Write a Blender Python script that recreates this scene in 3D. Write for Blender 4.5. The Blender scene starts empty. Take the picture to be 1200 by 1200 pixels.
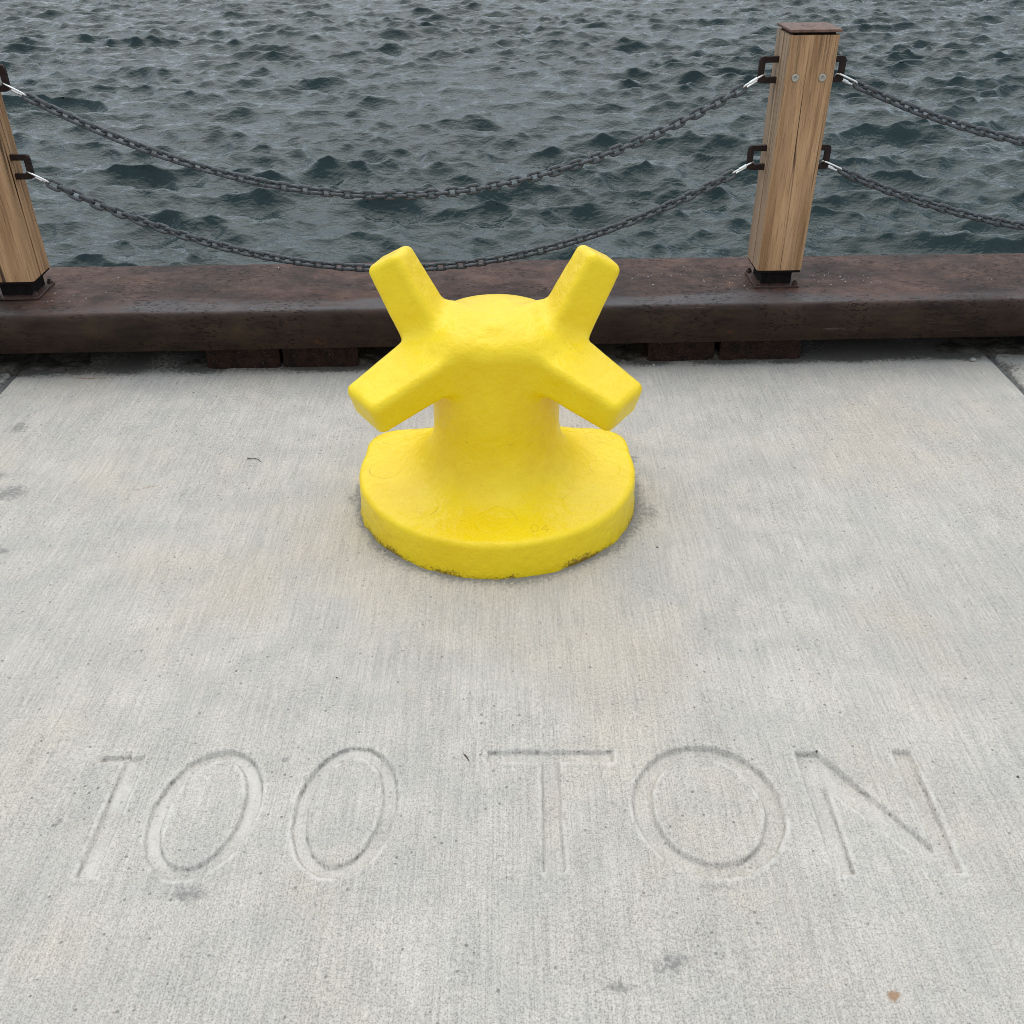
import bpy, math, random
import numpy as np

# ------------------------------------------------------------------ camera
scene = bpy.context.scene
col = scene.collection
rng = np.random.default_rng(11)
random.seed(11)
R = math.radians

PITCH, ROLL, FPX = R(33.9), R(0.35), 1133.0 / 1200.0
F = np.array([0, math.cos(PITCH), -math.sin(PITCH)])
R0 = np.array([1.0, 0, 0]); U0 = np.cross(R0, F)
RR = R0 * math.cos(ROLL) - U0 * math.sin(ROLL)
UU = U0 * math.cos(ROLL) + R0 * math.sin(ROLL)
from mathutils import Matrix, Vector
cd = bpy.data.cameras.new('camera')
cam = bpy.data.objects.new('camera', cd); col.objects.link(cam)
cd.sensor_fit = 'HORIZONTAL'; cd.sensor_width = 36.0; cd.lens = 36.0 * FPX
cd.clip_start = 0.05; cd.clip_end = 20000
m3 = Matrix([[RR[0], UU[0], -F[0]], [RR[1], UU[1], -F[1]], [RR[2], UU[2], -F[2]]])
cam.matrix_world = Matrix.Translation((0, 0, 1.5)) @ m3.to_4x4()
scene.camera = cam

# ------------------------------------------------------------------ sky and light (flat overcast day)
SUN_EL, SUN_AZ = R(66), R(350)          # azimuth clockwise from +Y (north)
world = bpy.data.worlds.new('World'); scene.world = world; world.use_nodes = True
wn = world.node_tree.nodes; wl = world.node_tree.links
bg = wn['Background']; bg.inputs['Strength'].default_value = 0.11
sky = wn.new('ShaderNodeTexSky'); sky.sky_type = 'NISHITA'; sky.sun_disc = False
sky.sun_elevation = SUN_EL; sky.sun_rotation = SUN_AZ; sky.dust_density = 6.0; sky.air_density = 1.2
hs = wn.new('ShaderNodeHueSaturation'); hs.inputs['Saturation'].default_value = 0.30
wl.new(sky.outputs[0], hs.inputs['Color'])
# cloud layer: an even grey veil with soft, broad variation
tc = wn.new('ShaderNodeTexCoord')
nz = wn.new('ShaderNodeTexNoise'); nz.inputs['Scale'].default_value = 3.0; nz.inputs['Detail'].default_value = 4
wl.new(tc.outputs['Generated'], nz.inputs['Vector'])
cr = wn.new('ShaderNodeValToRGB'); cr.color_ramp.elements[0].position = 0.3; cr.color_ramp.elements[1].position = 0.75
cr.color_ramp.elements[0].color = (5.85, 6.75, 7.65, 1); cr.color_ramp.elements[1].color = (8.0, 8.95, 9.85, 1)
wl.new(nz.outputs['Fac'], cr.inputs['Fac'])
# overcast skies are brighter overhead than at the horizon (standard 1 + 2 sin h law, softened)
sxz = wn.new('ShaderNodeSeparateXYZ'); wl.new(tc.outputs['Generated'], sxz.inputs[0])
gr_ = wn.new('ShaderNodeMapRange'); wl.new(sxz.outputs[2], gr_.inputs['Value'])
gr_.inputs['From Min'].default_value = 0.0; gr_.inputs['From Max'].default_value = 1.0; gr_.inputs['To Min'].default_value = 0.92; gr_.inputs['To Max'].default_value = 1.25
mu = wn.new('ShaderNodeMix'); mu.data_type = 'RGBA'; mu.blend_type = 'MULTIPLY'; mu.inputs['Factor'].default_value = 1.0
wl.new(cr.outputs[0], mu.inputs['A']); wl.new(gr_.outputs[0], mu.inputs['B'])
mx = wn.new('ShaderNodeMix'); mx.data_type = 'RGBA'; mx.inputs['Factor'].default_value = 0.82
wl.new(hs.outputs[0], mx.inputs['A']); wl.new(mu.outputs['Result'], mx.inputs['B'])
wl.new(mx.outputs['Result'], bg.inputs['Color'])

sd = bpy.data.lights.new('sun', 'SUN'); sd.energy = 1.1; sd.angle = R(75); sd.color = (1.0, 0.94, 0.86)
sun = bpy.data.objects.new('sun', sd); col.objects.link(sun)
sdir = Vector((math.sin(SUN_AZ) * math.cos(SUN_EL), math.cos(SUN_AZ) * math.cos(SUN_EL), math.sin(SUN_EL)))
sun.rotation_euler = sdir.to_track_quat('Z', 'Y').to_euler(); sun.location = (0, 0, 20)

vs = scene.view_settings
vs.view_transform = 'Standard'; vs.look = 'None'; vs.exposure = 0.18; vs.gamma = 1.0; vs.use_curve_mapping = False
scene.render.engine = 'CYCLES'
scene.cycles.max_bounces = 4; scene.cycles.diffuse_bounces = 3; scene.cycles.glossy_bounces = 3
scene.cycles.use_denoising = True; scene.cycles.filter_width = 0.9

# ------------------------------------------------------------------ helpers
def tag(o, label=None, cat=None, group=None, kind=None):
    if label: o['label'] = label
    if cat: o['category'] = cat
    if group: o['group'] = group
    if kind: o['kind'] = kind
    return o

def empty(name, loc=(0, 0, 0), rz=0.0):
    o = bpy.data.objects.new(name, None); o.empty_display_size = 0.1
    o.location = loc; o.rotation_euler = (0, 0, rz); col.objects.link(o); return o

def link(name, me, parent=None, mat=None):
    o = bpy.data.objects.new(name, me); col.objects.link(o)
    if parent: o.parent = parent
    if mat and not me.materials: me.materials.append(mat)
    return o

def np_mesh(name, V, Q, smooth=True, mat=None):
    """V (n,3); Q (m,4) or (m,3) index array."""
    me = bpy.data.meshes.new(name)
    V = np.asarray(V, np.float32); Q = np.asarray(Q, np.int32); k = Q.shape[1]
    me.vertices.add(len(V)); me.vertices.foreach_set('co', V.ravel())
    me.loops.add(Q.size); me.loops.foreach_set('vertex_index', Q.ravel())
    me.polygons.add(len(Q))
    me.polygons.foreach_set('loop_start', np.arange(0, Q.size, k, dtype=np.int32))
    me.polygons.foreach_set('loop_total', np.full(len(Q), k, np.int32))
    me.update(calc_edges=True); me.validate()
    me.polygons.foreach_set('use_smooth', np.full(len(me.polygons), smooth))
    if mat: me.materials.append(mat)
    return me

def attr(me, name, vals):
    a = me.attributes.new(name, 'FLOAT', 'POINT'); a.data.foreach_set('value', np.asarray(vals, np.float32))

class MB:
    """collects simple shapes into one mesh"""
    def __init__(s): s.v = []; s.f = []; s.sm = []
    def add(s, v, f, sm=False):
        o = len(s.v); s.v += [tuple(p) for p in v]; s.f += [tuple(i + o for i in q) for q in f]; s.sm += [sm] * len(f)
    def box(s, c, d, bev=0.0):
        x, y, z = [q / 2 for q in d]
        if bev <= 0:
            v = [(c[0] + a * x, c[1] + b * y, c[2] + e * z) for e in (-1, 1) for a, b in ((-1, -1), (1, -1), (1, 1), (-1, 1))]
            f = [(3, 2, 1, 0), (4, 5, 6, 7)] + [(i, (i + 1) % 4, (i + 1) % 4 + 4, i + 4) for i in range(4)]
            s.add(v, f)
        else:
            b = bev; P = []
            for z_, in_ in ((-z, b), (-z + b, 0), (z - b, 0), (z, b)):
                xx, yy = x - in_, y - in_
                P.append([(-xx + b, -yy), (xx - b, -yy), (xx, -yy + b), (xx, yy - b), (xx - b, yy), (-xx + b, yy), (-xx, yy - b), (-xx, -yy + b)])
            v = [(c[0] + p[0], c[1] + p[1], c[2] + zz) for ring, zz in zip(P, (-z, -z + b, z - b, z)) for p in ring]
            f = [tuple(range(7, -1, -1)), tuple(range(24, 32))]
            for k in range(3):
                f += [(k * 8 + i, k * 8 + (i + 1) % 8, k * 8 + 8 + (i + 1) % 8, k * 8 + 8 + i) for i in range(8)]
            s.add(v, f)
    def prism(s, poly, a, b, axis='z'):
        """extrude a CCW outline; axis z: (x,y), axis y: (x,z), axis x: (y,z)"""
        def P(p, h):
            return (p[0], p[1], h) if axis == 'z' else ((p[0], h, p[1]) if axis == 'y' else (h, p[0], p[1]))
        n = len(poly); v = [P(p, a) for p in poly] + [P(p, b) for p in poly]
        f = [tuple(range(n - 1, -1, -1)), tuple(range(n, 2 * n))] + [(i, (i + 1) % n, (i + 1) % n + n, i + n) for i in range(n)]
        s.add(v, f)
    def tube(s, pts, r, n=8, closed=False, sm=True):
        pts = [Vector(p) for p in pts]; m = len(pts); rings = []
        up = None
        for i, p in enumerate(pts):
            a = pts[(i - 1) % m] if (closed or i > 0) else p
            b = pts[(i + 1) % m] if (closed or i < m - 1) else p
            t = (b - a).normalized()
            if up is None:
                up = t.orthogonal().normalized()
            up = (up - t * up.dot(t)).normalized()
            w = t.cross(up); rr = r[i] if isinstance(r, (list, tuple)) else r
            rings.append([p + (up * math.cos(2 * math.pi * k / n) + w * math.sin(2 * math.pi * k / n)) * rr for k in range(n)])
        v = [q for ring in rings for q in ring]; f = []
        for i in range(m if closed else m - 1):
            j = (i + 1) % m
            f += [(i * n + k, i * n + (k + 1) % n, j * n + (k + 1) % n, j * n + k) for k in range(n)]
        if not closed:
            f += [tuple(range(n - 1, -1, -1)), tuple((m - 1) * n + k for k in range(n))]
        s.add(v, f, sm)
    def lathe(s, prof, c, n=20, axis='z', sm=True):
        """prof: list of (radius, height)"""
        v = []; f = []
        for r_, h in prof:
            for k in range(n):
                a = 2 * math.pi * k / n; x, y = r_ * math.cos(a), r_ * math.sin(a)
                v.append((c[0] + x, c[1] + y, c[2] + h) if axis == 'z' else (c[0] + x, c[1] - h, c[2] + y))
        for i in range(len(prof) - 1):
            f += [(i * n + k, i * n + (k + 1) % n, (i + 1) * n + (k + 1) % n, (i + 1) * n + k) for k in range(n)]
        f += [tuple(range(n - 1, -1, -1)), tuple((len(prof) - 1) * n + k for k in range(n))]
        s.add(v, f, sm)
    def mesh(s, name, mat=None):
        me = bpy.data.meshes.new(name); me.from_pydata(s.v, [], s.f); me.update()
        me.polygons.foreach_set('use_smooth', s.sm)
        if mat: me.materials.append(mat)
        return me
    def build(s, name, mat=None, parent=None): return link(name, s.mesh(name, mat), parent)

# value noise for geometry
def vnoise(X, Y, Z=None, seed=0):
    Z = np.zeros_like(X) if Z is None else Z
    xi, yi, zi = np.floor(X), np.floor(Y), np.floor(Z)
    fx, fy, fz = X - xi, Y - yi, Z - zi
    fx, fy, fz = [t * t * (3 - 2 * t) for t in (fx, fy, fz)]
    def h(a, b, c):
        n = (a.astype(np.int64) * 374761393 + b.astype(np.int64) * 668265263 + c.astype(np.int64) * 2147483647 + seed * 974711) & 0xffffffff
        n = ((n ^ (n >> 13)) * 1274126177) & 0xffffffff
        n = (n ^ (n >> 16)) & 0xffffff
        return n / float(0xffffff) * 2 - 1
    def lz(c):
        return (h(xi, yi, c) * (1 - fx) + h(xi + 1, yi, c) * fx) * (1 - fy) + (h(xi, yi + 1, c) * (1 - fx) + h(xi + 1, yi + 1, c) * fx) * fy
    return lz(zi) * (1 - fz) + lz(zi + 1) * fz

def fbm(X, Y, Z=None, oct=4, seed=0):
    t = 0; a = 1.0; s = 1.0; w = 0
    for k in range(oct):
        t = t + a * vnoise(X * s, Y * s, None if Z is None else Z * s, seed + 17 * k); w += a; a *= 0.5; s *= 2.03
    return t / w

# ------------------------------------------------------------------ materials
class NT:
    def __init__(s, name):
        s.m = bpy.data.materials.new(name); s.m.use_nodes = True; s.t = s.m.node_tree
        s.b = s.t.nodes['Principled BSDF']; s.co = s.n('ShaderNodeTexCoord')
    def n(s, typ, **kw):
        o = s.t.nodes.new(typ)
        for k, v in kw.items(): setattr(o, k, v)
        return o
    def set(s, sock, v):
        if isinstance(v, bpy.types.NodeSocket): s.t.links.new(v, sock)
        else:
            if isinstance(v, (tuple, list)) and len(v) == 3 and sock.type == 'RGBA': v = (*v, 1)
            sock.default_value = v
    def map(s, scale=(1, 1, 1), loc=(0, 0, 0), rot=(0, 0, 0), src='Object'):
        o = s.n('ShaderNodeMapping'); s.t.links.new(s.co.outputs[src], o.inputs['Vector'])
        o.inputs['Scale'].default_value = scale; o.inputs['Location'].default_value = loc; o.inputs['Rotation'].default_value = rot
        return o.outputs[0]
    def noise(s, vec, scale, detail=4, rough=0.55, dist=0.0):
        o = s.n('ShaderNodeTexNoise'); s.set(o.inputs['Vector'], vec); o.inputs['Scale'].default_value = scale
        o.inputs['Detail'].default_value = detail; o.inputs['Roughness'].default_value = rough; o.inputs['Distortion'].default_value = dist
        return o.outputs['Fac']
    def vor(s, vec, scale, feature='F1', out='Distance', rand=1.0):
        o = s.n('ShaderNodeTexVoronoi'); o.feature = feature; s.set(o.inputs['Vector'], vec); o.inputs['Scale'].default_value = scale
        o.inputs['Randomness'].default_value = rand
        return o.outputs[out]
    def ramp(s, fac, lo, hi, a=0.0, b=1.0):
        o = s.n('ShaderNodeMapRange'); o.interpolation_type = 'SMOOTHSTEP'; s.set(o.inputs['Value'], fac)
        for k, v in (('From Min', lo), ('From Max', hi), ('To Min', a), ('To Max', b)): s.set(o.inputs[k], v)
        return o.outputs[0]
    def mix(s, fac, a, b, blend='MIX'):
        o = s.n('ShaderNodeMix'); o.data_type = 'RGBA'; o.blend_type = blend
        s.set(o.inputs[0], fac); s.set(o.inputs[6], a); s.set(o.inputs[7], b); return o.outputs[2]
    def math(s, op, a, b=0.0, c=0.0):
        o = s.n('ShaderNodeMath'); o.operation = op; s.set(o.inputs[0], a); s.set(o.inputs[1], b); s.set(o.inputs[2], c); return o.outputs[0]
    def attr(s, name):
        o = s.n('ShaderNodeAttribute'); o.attribute_name = name; return o.outputs['Fac']
    def sep(s, vec):
        o = s.n('ShaderNodeSeparateXYZ'); s.set(o.inputs[0], vec); return o.outputs
    def geo(s, what): return s.n('ShaderNodeNewGeometry').outputs[what]
    def bump(s, h, dist, strength=1.0, normal=None):
        o = s.n('ShaderNodeBump'); s.set(o.inputs['Height'], h); o.inputs['Distance'].default_value = dist; o.inputs['Strength'].default_value = strength
        if normal is not None: s.set(o.inputs['Normal'], normal)
        return o.outputs[0]
    def out(s, color, rough=0.6, normal=None, metal=0.0, spec=0.5, ior=None):
        s.set(s.b.inputs['Base Color'], color); s.set(s.b.inputs['Roughness'], rough); s.set(s.b.inputs['Metallic'], metal)
        s.set(s.b.inputs['Specular IOR Level'], spec)
        if ior: s.b.inputs['IOR'].default_value = ior
        if normal is not None: s.set(s.b.inputs['Normal'], normal)
        return s.m

def mat_concrete():
    n = NT('brushed_concrete')
    P = n.map()
    # broom strokes run towards the water (Y)
    wob = n.map((1, 0.12, 1))
    st1 = n.noise(n.map((270, 7, 1)), 1.0, 2, 0.6)
    st2 = n.noise(n.map((80, 2.6, 1)), 1.0, 3, 0.6)
    sand = n.noise(P, 330, 1, 0.6); sand2 = n.noise(P, 120, 3, 0.7)
    clouds = n.noise(P, 2.1, 6, 0.6, 0.4); clouds2 = n.noise(P, 7.5, 5, 0.65)
    warm = n.noise(n.map((1, 0.8, 1), (3.1, 1.7, 0)), 1.7, 4, 0.6)
    base = n.mix(n.ramp(clouds, 0.30, 0.74), (0.468, 0.432, 0.386), (0.538, 0.500, 0.451))
    base = n.mix(n.ramp(clouds2, 0.38, 0.62, 0, 0.55), base, (0.395, 0.378, 0.352))
    base = n.mix(n.ramp(warm, 0.46, 0.68, 0, 0.45), base, (0.52, 0.448, 0.36))
    fine = n.math('ADD', n.math('MULTIPLY', n.ramp(sand, 0.28, 0.60), 0.38), n.math('MULTIPLY', n.ramp(sand2, 0.34, 0.66), 0.22))
    strk = n.math('ADD', n.math('MULTIPLY', n.ramp(st1, 0.34, 0.64), 0.15), n.math('MULTIPLY', n.ramp(st2, 0.36, 0.64), 0.07))
    tone = n.math('ADD', n.math('ADD', fine, strk), 0.485)
    tn = n.n('ShaderNodeCombineColor'); [n.set(tn.inputs[k], tone) for k in range(3)]
    base = n.mix(1.0, base, tn.outputs[0], 'MULTIPLY')
    # dark grit and small blow holes
    d1 = n.vor(P, 75); r1 = n.vor(P, 75, out='Color')
    rx = n.sep(r1)
    gr = n.ramp(d1, n.math('MULTIPLY', n.ramp(rx[0], 0.80, 1.0), 0.17), n.math('MULTIPLY', n.ramp(rx[0], 0.80, 1.0), 0.26), 1, 0)
    gr = n.math('MULTIPLY', gr, n.ramp(rx[0], 0.80, 0.84))
    d2 = n.vor(P, 13); q = n.sep(n.vor(P, 13, out='Color'))
    big = n.ramp(d2, n.math('MULTIPLY', q[1], 0.045), n.math('MULTIPLY', q[1], 0.075), 1, 0)
    big = n.math('MULTIPLY', big, n.ramp(q[0], 0.78, 0.80))
    base = n.mix(n.math('MULTIPLY', gr, 0.6), base, (0.12, 0.125, 0.12))
    base = n.mix(n.math('MULTIPLY', big, 0.92), base, (0.035, 0.033, 0.032))
    # stains, painted shade and pale highlights stored on the slab
    ns = n.noise(P, 75, 5, 0.75)
    def stain(name, lo, hi):
        return n.ramp(n.math('ADD', n.attr(name), n.math('MULTIPLY', n.math('SUBTRACT', ns, 0.5), 1.9)), lo, hi)
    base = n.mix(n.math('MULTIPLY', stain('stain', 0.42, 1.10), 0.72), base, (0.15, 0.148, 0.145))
    base = n.mix(n.math('MULTIPLY', stain('rust', 0.35, 0.85), 0.75), base, (0.29, 0.145, 0.055))
    base = n.mix(n.math('MULTIPLY', stain('dirt_shade', 0.30, 0.90), 0.82), base, (0.062, 0.056, 0.049))
    base = n.mix(n.math('MULTIPLY', n.attr('pale'), 0.60), base, (0.68, 0.64, 0.59))
    h = n.math('ADD', n.math('MULTIPLY', st1, 0.34), n.math('ADD', n.math('MULTIPLY', st2, 0.22), n.math('MULTIPLY', sand, 0.50)))
    h = n.math('SUBTRACT', h, n.math('ADD', n.math('MULTIPLY', gr, 0.6), n.math('MULTIPLY', big, 1.3)))
    return n.out(base, 0.88, n.bump(h, 0.0022, 0.9), spec=0.25)

def mat_grout():
    n = NT('rough_grout'); P = n.map()
    a = n.noise(P, 18, 6, 0.7); b = n.noise(P, 120, 4, 0.7)
    c = n.mix(n.ramp(a, 0.35, 0.65), (0.040, 0.034, 0.028), (0.150, 0.132, 0.112))
    c = n.mix(n.ramp(b, 0.55, 0.75, 0, 0.6), c, (0.022, 0.018, 0.014))
    return n.out(c, 0.95, n.bump(n.math('ADD', a, n.math('MULTIPLY', b, 0.3)), 0.01), spec=0.2)

def mat_beam():
    n = NT('weathered_steel'); P = n.map()
    a = n.noise(n.map((0.8, 1.2, 1.2)), 4.5, 7, 0.68, 0.2); b = n.noise(n.map((1, 1.3, 1.3)), 22, 6, 0.75)
    c = n.noise(P, 160, 4, 0.7); d = n.noise(n.map((0.35, 1.5, 1.5), (5, 2, 1)), 2.6, 5, 0.6, 0.3)
    s = n.sep(P)
    colr = n.mix(n.ramp(a, 0.34, 0.66), (0.030, 0.016, 0.012), (0.112, 0.058, 0.042))
    colr = n.mix(n.ramp(b, 0.42, 0.72, 0, 0.55), colr, (0.050, 0.040, 0.040))
    # bare, polished grey-blue steel where ropes rub: near the front lip and in broad patches
    rub = n.math('ADD', n.ramp(s[1], 0.20, 0.03), n.ramp(d, 0.45, 0.70, 0, 0.9))
    rub = n.math('MULTIPLY', n.ramp(s[1], 0.004, 0.022, 0.12, 1.0), n.ramp(n.math('ADD', rub, n.math('MULTIPLY', n.math('SUBTRACT', b, 0.5), 1.6)), 0.60, 1.45, 0, 0.7))
    colr = n.mix(rub, colr, (0.105, 0.098, 0.100))
    # mud coloured scuffs on the front plate
    scf = n.math('MULTIPLY', n.ramp(s[1], 0.012, -0.002), n.ramp(n.noise(n.map((1.2, 1, 2)), 5, 5, 0.7), 0.45, 0.75))
    colr = n.mix(n.ramp(s[1], 0.022, 0.002, 0, 0.75), colr, n.mix(n.ramp(n.noise(n.map((0.5, 1, 3)), 9, 5, 0.75), 0.35, 0.65), (0.010, 0.006, 0.005), (0.032, 0.020, 0.013)))
    colr = n.mix(n.math('MULTIPLY', scf, 0.7), colr, (0.065, 0.042, 0.022))
    pit = n.ramp(n.noise(n.map((0.45, 1.3, 1.3)), 95, 3, 0.7), 0.56, 0.64)
    pit = n.math('MULTIPLY', pit, n.ramp(n.noise(P, 7, 4, 0.7), 0.44, 0.60))
    colr = n.mix(n.math('MULTIPLY', pit, 0.8), colr, (0.018, 0.010, 0.009))
    # long scratches left by ropes and chains
    sc = n.ramp(n.noise(n.map((1.2, 90, 90)), 1.0, 2, 0.6), 0.66, 0.70)
    sc = n.math('MULTIPLY', sc, n.ramp(n.noise(P, 5.5, 3, 0.6), 0.46, 0.60))
    colr = n.mix(n.math('MULTIPLY', sc, 0.45), colr, (0.13, 0.12, 0.12))
    # orange rust blooms
    ru = n.ramp(n.noise(P, 4.2, 5, 0.75, 0.5), 0.64, 0.76)
    colr = n.mix(n.math('MULTIPLY', ru, 0.7), colr, (0.17, 0.062, 0.025))
    rough = n.math('SUBTRACT', n.ramp(b, 0.3, 0.7, 0.46, 0.72), n.math('MULTIPLY', rub, 0.10))
    h = n.math('SUBTRACT', n.math('ADD', n.math('MULTIPLY', a, 1.5), n.math('MULTIPLY', c, 0.25)), n.math('MULTIPLY', pit, 0.8))
    return n.out(colr, rough, n.bump(h, 0.005), metal=0.0, spec=0.16)

def mat_plain(name, c1, c2, rough=0.6, scale=40, bump=0.001, spec=0.4, metal=0.0):
    n = NT(name); P = n.map(); a = n.noise(P, scale, 5, 0.65)
    return n.out(n.mix(n.ramp(a, 0.32, 0.68), c1, c2), rough, n.bump(a, bump), metal=metal, spec=spec)

def mat_rusty_block():
    n = NT('rusty_block'); P = n.map()
    a = n.noise(P, 30, 6, 0.75); b = n.ramp(n.noise(P, 170, 4, 0.8), 0.56, 0.66)
    c = n.mix(n.ramp(a, 0.35, 0.65), (0.010, 0.006, 0.005), (0.040, 0.018, 0.013))
    c = n.mix(n.math('MULTIPLY', b, 0.85), c, (0.26, 0.19, 0.145))
    return n.out(c, 0.9, n.bump(n.math('ADD', a, b), 0.004), spec=0.2)

def mat_wood():
    n = NT('weathered_timber')
    oi = n.n('ShaderNodeObjectInfo')
    off = n.n('ShaderNodeVectorMath'); off.operation = 'MULTIPLY_ADD'
    n.t.links.new(n.co.outputs['Object'], off.inputs[0]); off.inputs[1].default_value = (1, 1, 1)
    sc = n.n('ShaderNodeVectorMath'); sc.operation = 'SCALE'; n.t.links.new(oi.outputs['Location'], sc.inputs[0]); sc.inputs['Scale'].default_value = 3.7
    n.t.links.new(sc.outputs[0], off.inputs[2])
    def M(scale, loc=(0, 0, 0)):
        o = n.n('ShaderNodeMapping'); n.t.links.new(off.outputs[0], o.inputs['Vector']); o.inputs['Scale'].default_value = scale; o.inputs['Location'].default_value = loc
        return o.outputs[0]
    grain = n.noise(M((28, 28, 1.3)), 1.0, 6, 0.65, 0.8); fine = n.noise(M((260, 260, 9)), 1.0, 3, 0.7)
    broad = n.noise(M((7, 7, 0.8)), 1.0, 4, 0.6, 0.6); fleck = n.noise(M((420, 420, 60)), 1.0, 3, 0.7)
    c = n.mix(n.ramp(grain, 0.28, 0.72), (0.240, 0.124, 0.056), (0.530, 0.315, 0.165))
    c = n.mix(n.ramp(broad, 0.40, 0.70, 0, 0.55), c, (0.53, 0.335, 0.195))
    c = n.mix(n.ramp(fine, 0.48, 0.72, 0, 0.55), c, (0.09, 0.05, 0.026))
    c = n.mix(n.ramp(fleck, 0.56, 0.74, 0, 0.30), c, (0.36, 0.25, 0.155))
    # drying checks: dark hairlines along the grain
    ck = n.noise(M((15, 15, 0.33), (2.3, 1.1, 0)), 1.0, 2, 0.5, 0.3)
    line = n.ramp(n.math('ABSOLUTE', n.math('SUBTRACT', ck, 0.53)), 0.0, 0.016, 1, 0)
    line = n.math('MULTIPLY', line, n.ramp(n.noise(M((5, 5, 1.2), (9, 0, 4)), 1.0, 3), 0.42, 0.54))
    c = n.mix(n.math('MULTIPLY', line, 0.92), c, (0.030, 0.017, 0.010))
    # iron-black weather streaks running down from the cap
    ob = n.sep(n.co.outputs['Object'])
    drip = n.math('MULTIPLY', n.ramp(ob[2], 0.50, 0.80), n.ramp(n.noise(M((60, 60, 1.4), (4, 4, 1)), 1.0, 4, 0.7), 0.50, 0.68))
    c = n.mix(n.math('MULTIPLY', drip, 0.85), c, (0.050, 0.035, 0.026))
    # silvered side grain away from the sheltered face
    nm = n.sep(n.geo('Normal')); gy = n.math('MULTIPLY', n.ramp(n.attr('weather'), 0.3, 0.9), 0.40)
    c = n.mix(gy, c, (0.30, 0.262, 0.222))
    h = n.math('SUBTRACT', n.math('ADD', grain, n.math('MULTIPLY', fine, 0.4)), n.math('MULTIPLY', line, 2.0))
    return n.out(c, 0.72, n.bump(h, 0.0022), spec=0.3)

def mat_yellow():
    n = NT('yellow_enamel'); P = n.map()
    a = n.noise(P, 5.5, 4, 0.6); b = n.noise(P, 38, 4, 0.6); f = n.noise(n.map((1, 1, 2.5)), 150, 3, 0.65)
    c = n.mix(n.ramp(a, 0.35, 0.68), (0.870, 0.605, 0.006), (0.905, 0.665, 0.010))
    c = n.mix(n.ramp(b, 0.50, 0.75, 0, 0.30), c, (0.82, 0.55, 0.008))
    # scattered dirt specks and old drips in the paint
    d = n.vor(P, 46); q = n.sep(n.vor(P, 46, out='Color'))
    sp = n.math('MULTIPLY', n.ramp(d, 0.03, 0.08, 1, 0), n.ramp(q[0], 0.72, 0.78))
    c = n.mix(n.math('MULTIPLY', sp, 0.65), c, (0.16, 0.10, 0.012))
    ns = n.noise(P, 110, 4, 0.75)
    dirt_shade = n.ramp(n.math('ADD', n.attr('dirt_shade'), n.math('MULTIPLY', n.math('SUBTRACT', ns, 0.5), 1.7)), 0.55, 1.0)
    c = n.mix(n.math('MULTIPLY', dirt_shade, 0.85), c, (0.115, 0.060, 0.018))
    soil = n.ramp(n.math('ADD', n.attr('soil'), n.math('MULTIPLY', n.math('SUBTRACT', b, 0.5), 0.8)), 0.25, 1.1)
    c = n.mix(n.math('MULTIPLY', soil, 0.20), c, (0.52, 0.34, 0.02))
    h = n.math('ADD', n.math('MULTIPLY', b, 1.0), n.math('MULTIPLY', f, 0.16))
    nrm = n.bump(h, 0.0042, 1.0, n.bump(n.noise(P, 14, 3, 0.6), 0.0055, 0.8))
    return n.out(c, n.ramp(b, 0.3, 0.7, 0.27, 0.40), nrm, spec=0.40)

def mat_water():
    n = NT('sea_water'); P = n.map(src='Object')
    r1 = n.noise(n.map((1.0, 1.8, 1), rot=(0, 0, 0.25)), 15.0, 0.5, 0.5, 0.3)
    r2 = n.noise(n.map((1.0, 1.8, 1), (3, 8, 0), rot=(0, 0, -0.3)), 34.0, 0.5, 0.5, 0.2)
    h = n.math('ADD', r1, n.math('MULTIPLY', r2, 0.30))
    cl = n.noise(P, 0.22, 3, 0.5)
    c = n.mix(n.ramp(cl, 0.35, 0.65), (0.007, 0.022, 0.022), (0.011, 0.028, 0.028))
    return n.out(c, 0.045, n.bump(h, 0.010, 1.0), spec=0.5, ior=1.333)

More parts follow.
